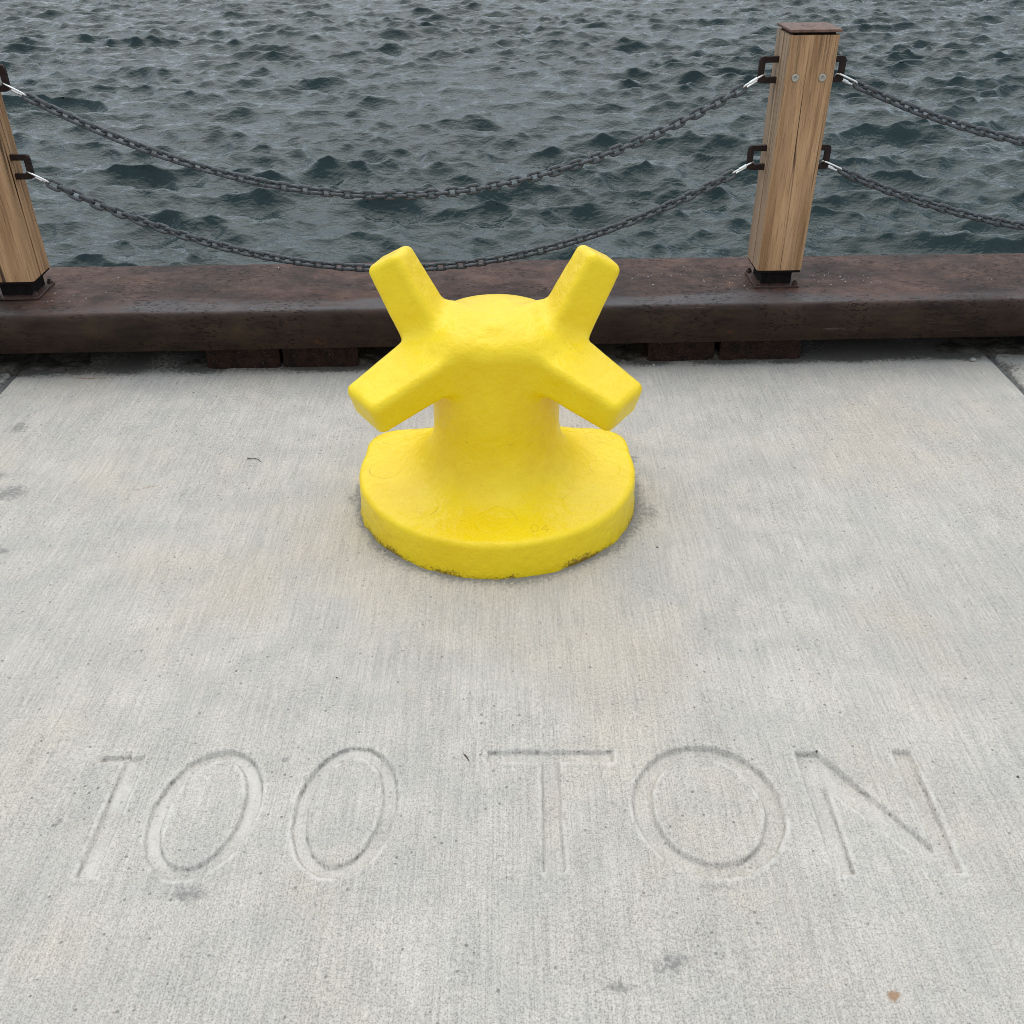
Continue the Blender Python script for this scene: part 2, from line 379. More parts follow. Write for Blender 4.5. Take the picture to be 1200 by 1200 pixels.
M = dict(
    concrete=mat_concrete(), grout=mat_grout(), beam=mat_beam(), block=mat_rusty_block(), wood=mat_wood(), yellow=mat_yellow(), water=mat_water(),
    cap=mat_plain('rusted_plate', (0.085, 0.042, 0.028), (0.170, 0.088, 0.062), 0.6, 60, 0.0008),
    black=mat_plain('black_steel', (0.005, 0.004, 0.004), (0.012, 0.008, 0.007), 0.7, 50, 0.001, 0.12),
    plate=mat_plain('rusty_base_plate', (0.030, 0.016, 0.013), (0.085, 0.040, 0.030), 0.65, 60, 0.001),
    bracket=mat_plain('brown_bracket', (0.014, 0.008, 0.007), (0.028, 0.015, 0.012), 0.6, 60, 0.0006, 0.2),
    chain=mat_plain('galvanised_chain', (0.050, 0.055, 0.060), (0.092, 0.098, 0.104), 0.50, 90, 0.0006, 0.5, 0.25),
    silver=mat_plain('stainless', (0.72, 0.72, 0.71), (0.82, 0.82, 0.81), 0.30, 120, 0.0002, 0.6, 0.85),
    screw=mat_plain('dull_screw', (0.34, 0.31, 0.27), (0.46, 0.43, 0.38), 0.45, 160, 0.0004, 0.5, 0.7),
    filler=mat_plain('joint_filler', (0.10, 0.098, 0.092), (0.20, 0.195, 0.185), 0.95, 70, 0.004, 0.2),
    wall=mat_plain('quay_wall_concrete', (0.10, 0.10, 0.09), (0.22, 0.21, 0.19), 0.9, 6, 0.01, 0.2),
    twig=mat_plain('dry_twig', (0.035, 0.026, 0.020), (0.075, 0.055, 0.040), 0.9, 200, 0.0005, 0.2),
    straw=mat_plain('dry_grass', (0.30, 0.24, 0.14), (0.42, 0.35, 0.22), 0.9, 200, 0.0005, 0.2),
    stone=mat_plain('small_stone', (0.25, 0.24, 0.22), (0.42, 0.40, 0.37), 0.9, 120, 0.002, 0.2),
    fleck=mat_plain('white_fleck', (0.62, 0.62, 0.60), (0.78, 0.78, 0.76), 0.8, 200, 0.0, 0.3),
)

# ------------------------------------------------------------------ water
WZ = -1.6
def build_water():
    xs = np.arange(-17, 17.001, 0.037)
    ys = [4.0]
    while ys[-1] < 34: ys.append(ys[-1] + (0.06 if ys[-1] < 8 else 0.026 + 0.0017 * (ys[-1] - 8)))
    ys = np.array(ys)
    X, Y = np.meshgrid(xs, ys); x = X.ravel(); y = Y.ravel()
    edge = np.minimum.reduce([np.clip((x + 17) / 2, 0, 1), np.clip((17 - x) / 2, 0, 1), np.clip((y - 4) / 1.0, 0, 1), np.clip((34 - y) / 2, 0, 1)])
    edge = edge * edge * (3 - 2 * edge)
    dz = np.zeros_like(x); dx = np.zeros_like(x); dy = np.zeros_like(x)
    g = np.random.default_rng(5)
    N = 180
    wpx = .10 * fbm(x / 1.3, y / 1.3, oct=2, seed=61); wpy = .07 * fbm(x / 1.1, y / 1.1, oct=2, seed=62)
    gust = 1.0 + 0.55 * fbm(x / 3.5, y / 2.5, oct=3, seed=3)
    for i in range(N):
        L = 0.13 * (2.1 / 0.13) ** ((i + g.random()) / N)            # wavelengths 0.13 .. 2.1 m
        k = 2 * math.pi / L
        th = math.radians(-97 + g.normal() * (24 + 14 * (L < 0.6)))    # travelling towards the quay
        sl = 0.053 * (1.0 if L < 1.0 else math.exp(-(math.log(L / 1.0) / .5) ** 2)) * (0.72 if L < .3 else 1.0)
        A = sl / k; ph = g.random() * 2 * math.pi
        cx, cy = math.cos(th), math.sin(th)
        p = k * (cx * (x + wpx) + cy * (y + wpy)) + ph
        c_, s_ = np.cos(p), np.sin(p)
        q = 0.72
        dz += A * c_; dx -= q * A * cx * s_; dy -= q * A * cy * s_
    V = np.stack([x + dx * edge * gust, y + dy * edge * gust, WZ + dz * edge * gust], 1)
    ny, nx = X.shape
    idx = np.arange(nx * ny).reshape(ny, nx)
    Q = np.stack([idx[:-1, :-1], idx[:-1, 1:], idx[1:, 1:], idx[1:, :-1]], -1).reshape(-1, 4)
    # the same sheet goes on to the horizon
    b = [(-17, 4.0), (xs[-1], 4.0), (xs[-1], ys[-1]), (-17, ys[-1])]
    B = [(-9000, 3.3), (9000, 3.3), (9000, 9000), (-9000, 9000)]
    o = len(V)
    V = np.vstack([V, [(p[0], p[1], WZ) for p in b + B]])
    Q = np.vstack([Q, [[o + 4 + i, o + 4 + (i + 1) % 4, o + (i + 1) % 4, o + i] for i in range(4)]])
    me = np_mesh('water', V, Q, True, M['water'])
    tag(link('water', me), kind='structure')
build_water()

# ------------------------------------------------------------------ concrete deck
def seg_poly_sd(px, py, poly):
    P = np.asarray(poly, float); n = len(P)
    d = np.full(px.shape, 1e9); inside = np.zeros(px.shape, bool)
    for i in range(n):
        a = P[i]; b = P[(i + 1) % n]; e = b - a
        wx, wy = px - a[0], py - a[1]
        t = np.clip((wx * e[0] + wy * e[1]) / (e @ e), 0, 1)
        d = np.minimum(d, np.hypot(wx - e[0] * t, wy - e[1] * t))
        c = ((a[1] > py) != (b[1] > py)) & (px < (b[0] - a[0]) * (py - a[1]) / (b[1] - a[1] + 1e-12) + a[0])
        inside ^= c
    return np.where(inside, -d, d)

def ell_ring(px, py, cx, cy, rx, ry, wx, wy, shear=0.0):
    ux = px - cx - shear * (py - cy); uy = py - cy
    def el(a, b):
        k0 = np.hypot(ux / a, uy / b); k1 = np.hypot(ux / a ** 2, uy / b ** 2) + 1e-9
        return k0 * (k0 - 1) / k1
    return np.maximum(el(rx, ry), -el(rx - wx, ry - wy))

GLYPHS = [
    lambda x, y: np.minimum(seg_poly_sd(x, y, [(-.781, 1.348), (-.747, 1.355), (-.748, 1.074), (-.782, 1.072)]),
                            seg_poly_sd(x, y, [(-.832, 1.338), (-.775, 1.342), (-.775, 1.356), (-.832, 1.349)])),
    lambda x, y: ell_ring(x, y, -.590, 1.216, .101, .150, .028, .024, 0.05),
    lambda x, y: ell_ring(x, y, -.322, 1.221, .097, .153, .027, .024, 0.03),
    lambda x, y: np.minimum(seg_poly_sd(x, y, [(-.052, 1.334), (.199, 1.332), (.201, 1.359), (-.053, 1.361)]),
                            seg_poly_sd(x, y, [(.053, 1.078), (.090, 1.078), (.089, 1.345), (.058, 1.345)])),
    lambda x, y: ell_ring(x, y, .371, 1.217, .142, .153, .035, .028),
    lambda x, y: np.minimum.reduce([seg_poly_sd(x, y, [(.573, 1.069), (.607, 1.069), (.606, 1.350), (.571, 1.354)]),
                                    seg_poly_sd(x, y, [(.596, 1.354), (.616, 1.353), (.800, 1.071), (.760, 1.071), (.600, 1.278)]),
                                    seg_poly_sd(x, y, [(.766, 1.075), (.799, 1.070), (.803, 1.355), (.769, 1.357)])]),
]

DECK = empty('quay_pavement'); tag(DECK, kind='structure')
XL, XR = -1.757, 1.737
def build_main_slab():
    xs = np.concatenate([np.arange(XL, -.87, .0075), np.arange(-.87, .84, .0026), np.arange(.84, XR - .003, .0075), [XR]])
    ys = np.concatenate([[-3.0, -2.0, -1.0, 0.0], np.arange(0.5, 1.03, 0.007), np.arange(1.03, 1.41, 0.0026), np.arange(1.41, 3.50, 0.0085)])
    X, Y = np.meshgrid(xs, ys); x, y = X.ravel(), Y.ravel()
    z = 0.0016 * fbm(x * 2.2, y * 2.2, oct=3, seed=1) + 0.0007 * fbm(x * 40, y * 6, oct=2, seed=2)
    # engraved 100 TON, cast as shallow troughs with uneven lips
    g = np.full(x.shape, 1.0); sel = (y > 1.0) & (y < 1.45)
    wx = x + 0.0022 * fbm(x * 45, y * 45, oct=3, seed=8); wy = y + 0.0022 * fbm(x * 45, y * 45, oct=3, seed=9)
    for G in GLYPHS: g[sel] = np.minimum(g[sel], G(wx[sel], wy[sel]))
    depth = 0.0095 + 0.0030 * fbm(x * 7, y * 7, oct=2, seed=12)
    depth = np.where((y > 1.325) & (x > -.06) & (x < .21), 0.0090, depth)
    s = np.clip((0.0018 - g) / 0.0048, 0, 1); s = s * s * (3 - 2 * s)
    z -= depth * s
    z += 0.0020 * np.exp(-((g - 0.009) / 0.007) ** 2) * (g > 0) * np.clip(.7 + fbm(x * 9, y * 9, oct=2, seed=15), 0, 1.4)
    # guide lines scored for the lettering
    for gy, gx0, gx1 in ((1.375, -.9, -.1), (1.318, -.22, .9)):
        z -= 0.0008 * np.exp(-((y - gy - 0.002 * fbm(x * 6, y * 0, oct=2, seed=4)) / 0.0025) ** 2) * (x > gx0) * (x < gx1) * (fbm(x * 5, y * 5, seed=44) > -.15)
    # worn arris at the joints
    ed = np.minimum(x - XL, XR - x)
    ero = 0.010 + 0.010 * np.clip(fbm(x * 0, y * 14, oct=4, seed=6) + 0.3 * (x < 0), 0, 1) + 0.03 * np.clip((y - 2.95) * 3, 0, 1) * (x < 0) * np.clip(fbm(x * 20, y * 20, oct=3, seed=66), 0, 1)
    t = np.clip(1 - ed / ero, 0, 1); z -= 0.010 * t * t
    nx, ny = len(xs), len(ys); idx = np.arange(nx * ny).reshape(ny, nx)
    Q = np.stack([idx[:-1, :-1], idx[:-1, 1:], idx[1:, 1:], idx[1:, :-1]], -1).reshape(-1, 4)
    V = np.stack([x, y, z], 1)
    # skirt
    ring = np.concatenate([idx[0, :], idx[1:, -1], idx[-1, -2::-1], idx[-2:0:-1, 0]])
    o = len(V); low = V[ring].copy(); low[:, 2] = -0.2; V = np.vstack([V, low]); n = len(ring); a = np.arange(n); b = (a + 1) % n
    Q = np.vstack([Q, np.stack([ring[b], ring[a], o + a, o + b], -1)])
    me = np_mesh('concrete_slab', V, Q, True, M['concrete'])
    pad = np.zeros(n)
    # stains with shapes of their own (positions on the deck)
    stain = np.zeros_like(x); rust = np.zeros_like(x); dirt_shade = np.zeros_like(x); pale = np.zeros_like(x)
    def blot(arr, cx, cy, rx, ry, amt, ang=0.0):
        c, s_ = math.cos(ang), math.sin(ang); u = (x - cx) * c + (y - cy) * s_; v = -(x - cx) * s_ + (y - cy) * c
        w = 0.35 * fbm(x * 14, y * 14, oct=4, seed=int(abs(cx * 1000)) % 97)
        np.maximum(arr, amt * np.clip(1.25 - np.hypot(u / rx, v / ry) + w, 0, 1), out=arr)
    blot(stain, .262, .904, .06, .032, .85, .2); blot(stain, .162, .862, .05, .016, .95); blot(stain, -.567, 1.036, .055, .026, .8)
    blot(stain, .357, 1.043, .07, .014, .65); blot(stain, -.86, 1.189, .009, .024, 1.0, -.4)
    blot(stain, -1.44, 2.345, .09, .07, .95); blot(stain, -1.53, 2.44, .07, .05, .85); blot(stain, -1.59, 2.742, .06, .06, .85); blot(stain, -1.25, 2.73, .12, .02, .6)
    blot(stain, -1.36, 2.06, .10, .022, .85, .2); blot(stain, -1.36, 2.00, .07, .014, .85, .2); blot(stain, .55, 2.9, .03, .016, .5); blot(stain, -.80, 1.66, .035, .02, .5); blot(stain, -.12, 1.2, .07, .05, .45)
    blot(stain, 1.35, 1.10, .03, .02, .6); blot(stain, .95, .92, .05, .03, .5); blot(stain, -.46, 1.342, .012, .012, .9); blot(stain, -.345, 1.335, .012, .01, .9)
    # oily grime tracked round the foot of the bollard
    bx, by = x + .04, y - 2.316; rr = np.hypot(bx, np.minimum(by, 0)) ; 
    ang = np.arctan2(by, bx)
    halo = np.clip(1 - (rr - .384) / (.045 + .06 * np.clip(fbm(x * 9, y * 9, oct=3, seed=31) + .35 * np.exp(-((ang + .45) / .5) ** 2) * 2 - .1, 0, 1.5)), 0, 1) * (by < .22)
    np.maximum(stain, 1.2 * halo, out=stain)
    blot(stain, .385, 2.23, .05, .07, .85); blot(stain, -.45, 2.30, .04, .05, .85)
    blot(rust, .603, .846, .013, .011, 1.1, .6); blot(rust, -1.485, 3.094, .10, .008, .9); blot(rust, -1.15, 3.106, .30, .006, .8); blot(rust, -1.055, 2.373, .055, .006, .75, .40)
    # mud and painted-on beam shade along the kerb, soil packed in the joints
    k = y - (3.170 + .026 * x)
    np.maximum(dirt_shade, np.clip(1 + k / .05, 0, 1) * (.66 + .5 * fbm(x * 8, y * 8, oct=3, seed=21) + .35 * np.clip((k + .01) / .05, 0, 1)), out=dirt_shade)
    np.maximum(dirt_shade, np.clip(1 - ed / (ero * .55), 0, 1) * .8, out=dirt_shade)
    gn = fbm(x * 11, y * 11, oct=3, seed=27); g2 = fbm(x * 45, y * 45, oct=3, seed=28)
    lip = np.exp(-((g + .0012) / .0030) ** 2)
    upper = np.clip((np.roll(g.reshape(ny, nx), -1, 0) - g.reshape(ny, nx)).ravel() * 400 + .15, 0, 1)
    upper[~sel] = 0
    np.maximum(dirt_shade, lip * (.74 + .16 * upper) * np.clip(.60 + .55 * gn + 1.0 * g2, 0, .80) * np.where(x > -.1, .80, 1.0), out=dirt_shade)  # groove shade painted as a dark line along the letter edges
    pale = np.clip(s, 0, 1) * np.where(x < -.45, 1.0, np.where(x < -.2, .6, .35)) * (g < -.001) * np.clip(.7 + gn + .5 * g2, 0, 1)
    pale = np.maximum(pale, np.exp(-((g - .006) / .004) ** 2) * (1 - upper) * sel * np.clip(.55 + 1.4 * g2, 0, 1))  # painted highlight just outside the lower letter edges
    for nm, a_ in (('stain', stain), ('rust', rust), ('dirt_shade', dirt_shade), ('pale', pale)): attr(me, nm, np.concatenate([a_, pad]))
    link('concrete_slab', me, DECK)
build_main_slab()

def side_slab(x0, x1, z0, seed):
    xs = np.linspace(x0, x1, 160); ys = np.concatenate([[-3, -1.5, 0], np.linspace(1.2, 3.5, 150)])
    X, Y = np.meshgrid(xs, ys); x, y = X.ravel(), Y.ravel()
    z = z0 + 0.002 * fbm(x * 3, y * 3, oct=3, seed=seed)
    ed = np.minimum(x - x0, x1 - x); t = np.clip(1 - ed / (.014 + .012 * np.abs(fbm(x * 0, y * 14, oct=3, seed=seed + 1))), 0, 1); z -= .012 * t * t
    ny, nx = X.shape; idx = np.arange(nx * ny).reshape(ny, nx)
    Q = np.stack([idx[:-1, :-1], idx[:-1, 1:], idx[1:, 1:], idx[1:, :-1]], -1).reshape(-1, 4); V = np.stack([x, y, z], 1)
    ring = np.concatenate([idx[0, :], idx[1:, -1], idx[-1, -2::-1], idx[-2:0:-1, 0]])
    o = len(V); low = V[ring].copy(); low[:, 2] = -0.2; V = np.vstack([V, low]); n = len(ring); a = np.arange(n); b = (a + 1) % n
    Q = np.vstack([Q, np.stack([ring[b], ring[a], o + a, o + b], -1)])
    me = np_mesh('concrete_slab', V, Q, True, M['concrete'])
    k = y - (3.10 + .026 * x); dirt_shade = np.clip(1 + k / .10, 0, 1) * (.55 + .6 * fbm(x * 8, y * 8, oct=3, seed=seed + 5))
    dirt_shade = np.maximum(dirt_shade, np.clip(1 - ed / .012, 0, 1) * .8)
    zz = np.zeros(len(V)); d2 = zz.copy(); d2[:len(x)] = dirt_shade
    attr(me, 'dirt_shade', d2); attr(me, 'stain', zz); attr(me, 'rust', zz); attr(me, 'pale', zz)
    link('concrete_slab', me, DECK)
side_slab(-5.2, XL - .018, -.006, 41)
side_slab(XR + .020, 5.2, -.003, 51)
for xc, w in ((XL - .009, .022), (XR + .010, .024)):
    yv = np.linspace(-3, 3.5, 260); xv = np.array([xc - w / 2, xc - w / 4, xc, xc + w / 4, xc + w / 2])
    X, Y = np.meshgrid(xv, yv); Z = -.011 + .005 * fbm(X * 60, Y * 25, oct=3, seed=7)
    idx = np.arange(X.size).reshape(X.shape)
    Q = np.stack([idx[:-1, :-1], idx[:-1, 1:], idx[1:, 1:], idx[1:, :-1]], -1).reshape(-1, 4)
    link('joint_filler', np_mesh('joint_filler', np.stack([X.ravel(), Y.ravel(), Z.ravel()], 1), Q, True, M['filler']), DECK)

# ------------------------------------------------------------------ steel kerb beam on blocks (local frame: X along the quay, turned 1.5 degrees)
YAW = math.atan(0.026)
def bf(x, y, z=0.0):
    return (x * math.cos(YAW) - y * math.sin(YAW), 3.13 + x * math.sin(YAW) + y * math.cos(YAW), z)

def build_grout():
    xs = np.arange(-5.2, 5.2, 0.02); ys = np.concatenate([np.arange(0.018, .16, .008), [.3, .5]])
    X, Y = np.meshgrid(xs, ys); x, y = X.ravel(), Y.ravel()
    rag = .022 * fbm(x * 5, y * 0, oct=4, seed=3)
    ramp = np.clip((y - .040 - rag) / .05, 0, 1)
    bed = np.exp(-((np.abs(x - np.where(x < 0, -.815, .772)) - 0) / .30) ** 4)
    z = -.014 + ramp * (.020 + .016 * bed) * (.7 + .9 * fbm(x * 3.5, y * 4, oct=3, seed=4)) + .012 * fbm(x * 26, y * 60, oct=4, seed=5) * ramp * (.4 + .6 * bed)
    idx = np.arange(X.size).reshape(X.shape)
    Q = np.stack([idx[:-1, :-1], idx[:-1, 1:], idx[1:, 1:], idx[1:, :-1]], -1).reshape(-1, 4)
    o = link('grout_strip', np_mesh('grout_strip', np.stack([x, y, z], 1), Q, True, M['grout']), DECK)
    o.location = bf(0, 0); o.rotation_euler = (0, 0, YAW)
build_grout()

def build_wall():
    b = MB(); b.box((0, .26, -3.1), (18, .44, 5.8)); o = b.build('quay_wall', M['wall']); o.location = bf(0, 0); o.rotation_euler = (0, 0, YAW); tag(o, kind='structure')
build_wall()

BEAM = empty('steel_kerb_beam', bf(0, 0), YAW)
tag(BEAM, 'long rusty brown steel kerb beam running along the quay edge behind the yellow bollard', 'kerb beam')
def build_beam():
    D, zb, zt, r = .495, .100, .236, .024
    prof = [(0.0, zb), (0.0, zt - r)]
    for k in range(1, 8):
        a = math.pi * (1 - k / 16.0); prof.append((r + r * math.cos(a), zt - r + r * math.sin(a)))
    prof.append((r, zt))
    for t in (.12, .2, .3, .4): prof.append((t, zt))
    prof += [(D - .02, zt), (D - .006, zt - .006), (D, zt - .02), (D, zb), (D - .02, zb), (D - .02, zt - .02), (.02, zt - .02), (.02, zb)]
    prof = np.array(prof); n = len(prof)
    xs = np.arange(-5.2, 5.21, .04); m = len(xs)
    V = np.zeros((m, n, 3)); V[..., 0] = xs[:, None]; V[..., 1] = prof[None, :, 0]; V[..., 2] = prof[None, :, 1]
    w = .0022 * fbm(V[..., 0] * 2.2, V[..., 1] * 9, oct=3, seed=2)
    V[..., 2] += w; V[..., 1] += .003 * fbm(V[..., 0] * 1.7, V[..., 2] * 4 + 7, oct=3, seed=9) * (V[..., 1] < .05)
    idx = np.arange(m * n).reshape(m, n); j = (np.arange(n) + 1) % n
    Q = np.stack([idx[:-1][:, np.arange(n)], idx[:-1][:, j], idx[1:][:, j], idx[1:][:, np.arange(n)]], -1).reshape(-1, 4)[:, ::-1]
    link('beam_plate', np_mesh('beam_plate', V.reshape(-1, 3), Q, True, M['beam']), BEAM)
    me = bpy.data.objects['beam_plate'].data
    me.polygons.foreach_set('use_smooth', np.ones(len(me.polygons), bool))
build_beam()
_b = MB(); _b.box((0, .42, .055), (10.4, .02, .13)); _b.build('gap_light_stop', M['block'], BEAM)  # unseen plate added behind the gap to keep out light from the water side

def build_blocks():
    for x0, x1, sd in ((-1.085, -.825, 1), (-.812, -.545, 2), (.495, .735, 3), (.755, 1.05, 4)):
        nx, nz = 26, 9
        b = MB(); xs = np.linspace(x0, x1, nx); zs = np.linspace(-.02, .112, nz)
        X, Z = np.meshgrid(xs, zs); Y = .062 + .007 * fbm(X * 40, Z * 40, oct=3, seed=sd) + .006 * ((X - x0 < .008) | (x1 - X < .008))
        v = np.stack([X.ravel(), Y.ravel(), Z.ravel()], 1); idx = np.arange(X.size).reshape(X.shape)
        f = [tuple(q) for q in np.stack([idx[:-1, :-1], idx[:-1, 1:], idx[1:, 1:], idx[1:, :-1]], -1).reshape(-1, 4)]
        b.add(v, f, True)
        b.box(((x0 + x1) / 2, .20, .046), (x1 - x0 - .004, .24, .130))
        b.build('support_block', M['block'], BEAM)
build_blocks()

def build_flecks():
    b = MB()
    def fl(cx, cy, n, sx, sy):
        for _ in range(n):
            x, y = cx + random.gauss(0, sx), cy + random.gauss(0, sy)
            if not .06 < y < .47: continue
            r = random.uniform(.0009, .0026); k = random.randint(5, 7); a0 = random.random() * 6
            ring = [(x + r * random.uniform(.6, 1.5) * math.cos(a0 + 6.283 * i / k), y + r * random.uniform(.6, 1.3) * math.sin(a0 + 6.283 * i / k)) for i in range(k)]
            z = .2372
            b.add([(p[0], p[1], z) for p in ring] + [(x, y, z + .0016)], [(i, (i + 1) % k, k) for i in range(k)], True)
    fl(.72, .27, 14, .10, .03); fl(1.18, .22, 20, .07, .03); fl(.84, .20, 6, .05, .03); fl(.48, .28, 7, .03, .01)
    fl(-1.58, .15, 7, .05, .05); fl(-.9, .3, 7, .5, .1); fl(1.7, .25, 5, .2, .08)
    tag(b.build('white_flecks', M['fleck'], BEAM), kind='stuff')
build_flecks()

# ------------------------------------------------------------------ timber posts
PW = .0790            # half width
TZ0, TZ1 = .066, .816 # timber bottom and top above the beam
POST_Y = .2225        # centre line of posts on the beam (local)
BR_Z = (.430, .704)   # bracket centres above the beam top
def make_post():
    p = empty('timber_post')
    b = MB(); b.box((0, 0, .0045), (.158, .158, .009), .0015); b.build('base_plate', M['plate'], p)
    b = MB(); b.box((0, 0, .034), (.108, .108, .05)); b.build('pedestal', M['black'], p)
    b = MB(); b.box((0, 0, .0605), (.150, .150, .009), .001); b.build('shoe_plate', M['black'], p)
    nut = MB(); nut.lathe([(.011, 0), (.011, .007), (.009, .009), (.0065, .009), (.0065, .015), (.0045, .016)], (0, 0, .009), 6, sm=False)
    nm = nut.mesh('anchor_nut', M['plate'])
    for sx in (-1, 1):
        for sy in (-1, 1):
            o = link('anchor_nut', nm, p); o.location = (sx * .0665, sy * .0665, 0)
    # timber with eased arrises and a relief saw kerf in both side faces
    c = .007; k = .0042; d = .030; ky = -.012
    sec = [(-PW + c, -PW), (0, -PW), (PW - c, -PW), (PW, -PW + c), (PW, ky - k), (PW - d, ky - k), (PW - d, ky + k), (PW, ky + k), (PW, PW - c), (PW - c, PW), (0, PW), (-PW + c, PW),
           (-PW, PW - c), (-PW, ky + k), (-PW + d, ky + k), (-PW + d, ky - k), (-PW, ky - k), (-PW, -PW + c)]
    zs = np.linspace(TZ0, TZ1, 26); n = len(sec); V = []; W = []
    for z in zs:
        for q in sec:
            wob = .0011 * math.sin(z * 9 + q[0] * 40) + .0009 * math.sin(z * 23 + q[1] * 60)
            V.append((q[0] * (1 + wob), q[1] * (1 + wob), z)); W.append(1.0 if q[0] < -PW + .0045 else 0.0)
    f = [tuple(range(n - 1, -1, -1)), tuple((len(zs) - 1) * n + i for i in range(n))]
    for a in range(len(zs) - 1):
        f += [(a * n + i, a * n + (i + 1) % n, (a + 1) * n + (i + 1) % n, (a + 1) * n + i) for i in range(n)]
    me = bpy.data.meshes.new('timber'); me.from_pydata(V, [], f); me.update(); me.materials.append(M['wood']); attr(me, 'weather', W)
    link('timber', me, p)
    b = MB(); b.box((0, 0, TZ1 + .004), (.134, .134, .008)); b.build('cap_spacer', M['black'], p)
    b = MB(); b.box((.001, -.001, TZ1 + .012), (.162, .162, .008), .0012); cp = b.build('cap_plate', M['cap'], p)
    b = MB(); b.lathe([(.022, 0), (.020, .0012), (.006, .0014), (.005, .0002)], (0, .01, TZ1 + .016), 20); b.build('cap_screw', M['cap'], cp)
    # bent flat-bar brackets on both sides at two heights
    def bracket():
        w, hh, t, r = .062, .040, .0185, .012
        out = [(0, -hh), (w - r, -hh)] + [(w - r + r * math.sin(a), -hh + r - r * math.cos(a)) for a in (R(30), R(60), R(90))]
        out += [(w, hh - r)] + [(w - r + r * math.cos(a), hh - r + r * math.sin(a)) for a in (R(30), R(60), R(90))] + [(0, hh)]
        inn = [(0, hh - t), (w - t, hh - t), (w - t, -hh + t), (0, -hh + t)]
        b = MB(); lo = out[:4]; y0, y1 = -.007, .007
        # three butted bars: bottom, upright, top
        b.prism([(0, -hh), (w - r, -hh), (w - .0035, -hh + .0035), (w, -hh + r), (w, -hh + t), (0, -hh + t)], y1, y0, 'y')
        b.prism([(w - t, -hh + t), (w, -hh + t), (w, hh - t), (w - t, hh - t)], y1, y0, 'y')
        b.prism([(0, hh - t), (w, hh - t), (w, hh - r), (w - .0035, hh - .0035), (w - r, hh), (0, hh)], y1, y0, 'y')
        return b.mesh('bracket', M['bracket'])
    bm_ = bracket()
    for z in BR_Z:
        for s in (1, -1):
            o = link('bracket', bm_, p); o.location = (s * (PW - .001), .012, z)
            if s < 0: o.rotation_euler = (0, 0, math.pi)
    s_ = MB(); s_.lathe([(.0125, 0), (.0125, .002), (.0105, .0042), (.0065, .0050), (.006, .0034)], (0, 0, 0), 18, 'y')
    s_.box((0, -.0046, 0), (.016, .0008, .0014))
    sm_ = s_.mesh('screw', M['screw'])
    for sx in (-1, 1):
        o = link('screw', sm_, p); o.location = (sx * .043 - .001, -PW, .694)
    return p

def copy_tree(o, parent=None):
    c = o.copy(); col.objects.link(c); c.parent = parent
    for ch in list(o.children): copy_tree(ch, c)
    return c

SPACING = 2.67
POST_X = [-1.728, .951, .951 + SPACING]
POST_LABEL = ['square timber post cut off by the left edge of the photo', 'square timber post with rusty cap plate standing right of the yellow bollard',
              'far timber post at the outer end of the right-hand chains']
posts = []
for i, px in enumerate(POST_X):
    p = make_post() if i == 0 else copy_tree(posts[0])
    p.location = bf(px, POST_Y, .236); p.rotation_euler = (0, 0, YAW)
    tag(p, POST_LABEL[i], 'post', 'timber posts on the kerb beam'); posts.append(p)

# ------------------------------------------------------------------ chains and quick links
def link_mesh(name, rc, s, rw, nw, nc, mat):
    b = MB(); pts = []
    for k in range(nc + 1):
        a = -math.pi / 2 + math.pi * k / nc; pts.append((s / 2 + rc * math.cos(a), rc * math.sin(a), 0))
    for k in range(nc + 1):
        a = math.pi / 2 + math.pi * k / nc; pts.append((-s / 2 + rc * math.cos(a), rc * math.sin(a), 0))
    b.tube(pts, rw, nw, True); return b.mesh(name, mat)
PITCHL = .036
LINK = link_mesh('chain_link', .0120, .0222, .0060, 7, 6, M['chain'])
QBODY = link_mesh('body', .0125, .052, .0031, 8, 6, M['silver'])
_b = MB(); _b.tube([(-.014, .0125, 0), (-.013, .0125, 0), (.013, .0125, 0), (.014, .0125, 0)], [.0045, .0056, .0056, .0045], 6, sm=False)
QSLEEVE = _b.mesh('sleeve', M['silver'])

def basis(t, roll):
    t = t.normalized(); side = Vector((0, 0, 1)).cross(t).normalized(); up = t.cross(side)
    a = side * math.cos(roll) + up * math.sin(roll); c = t.cross(a)
    return Matrix(((t.x, a.x, c.x), (t.y, a.y, c.y), (t.z, a.z, c.z)))

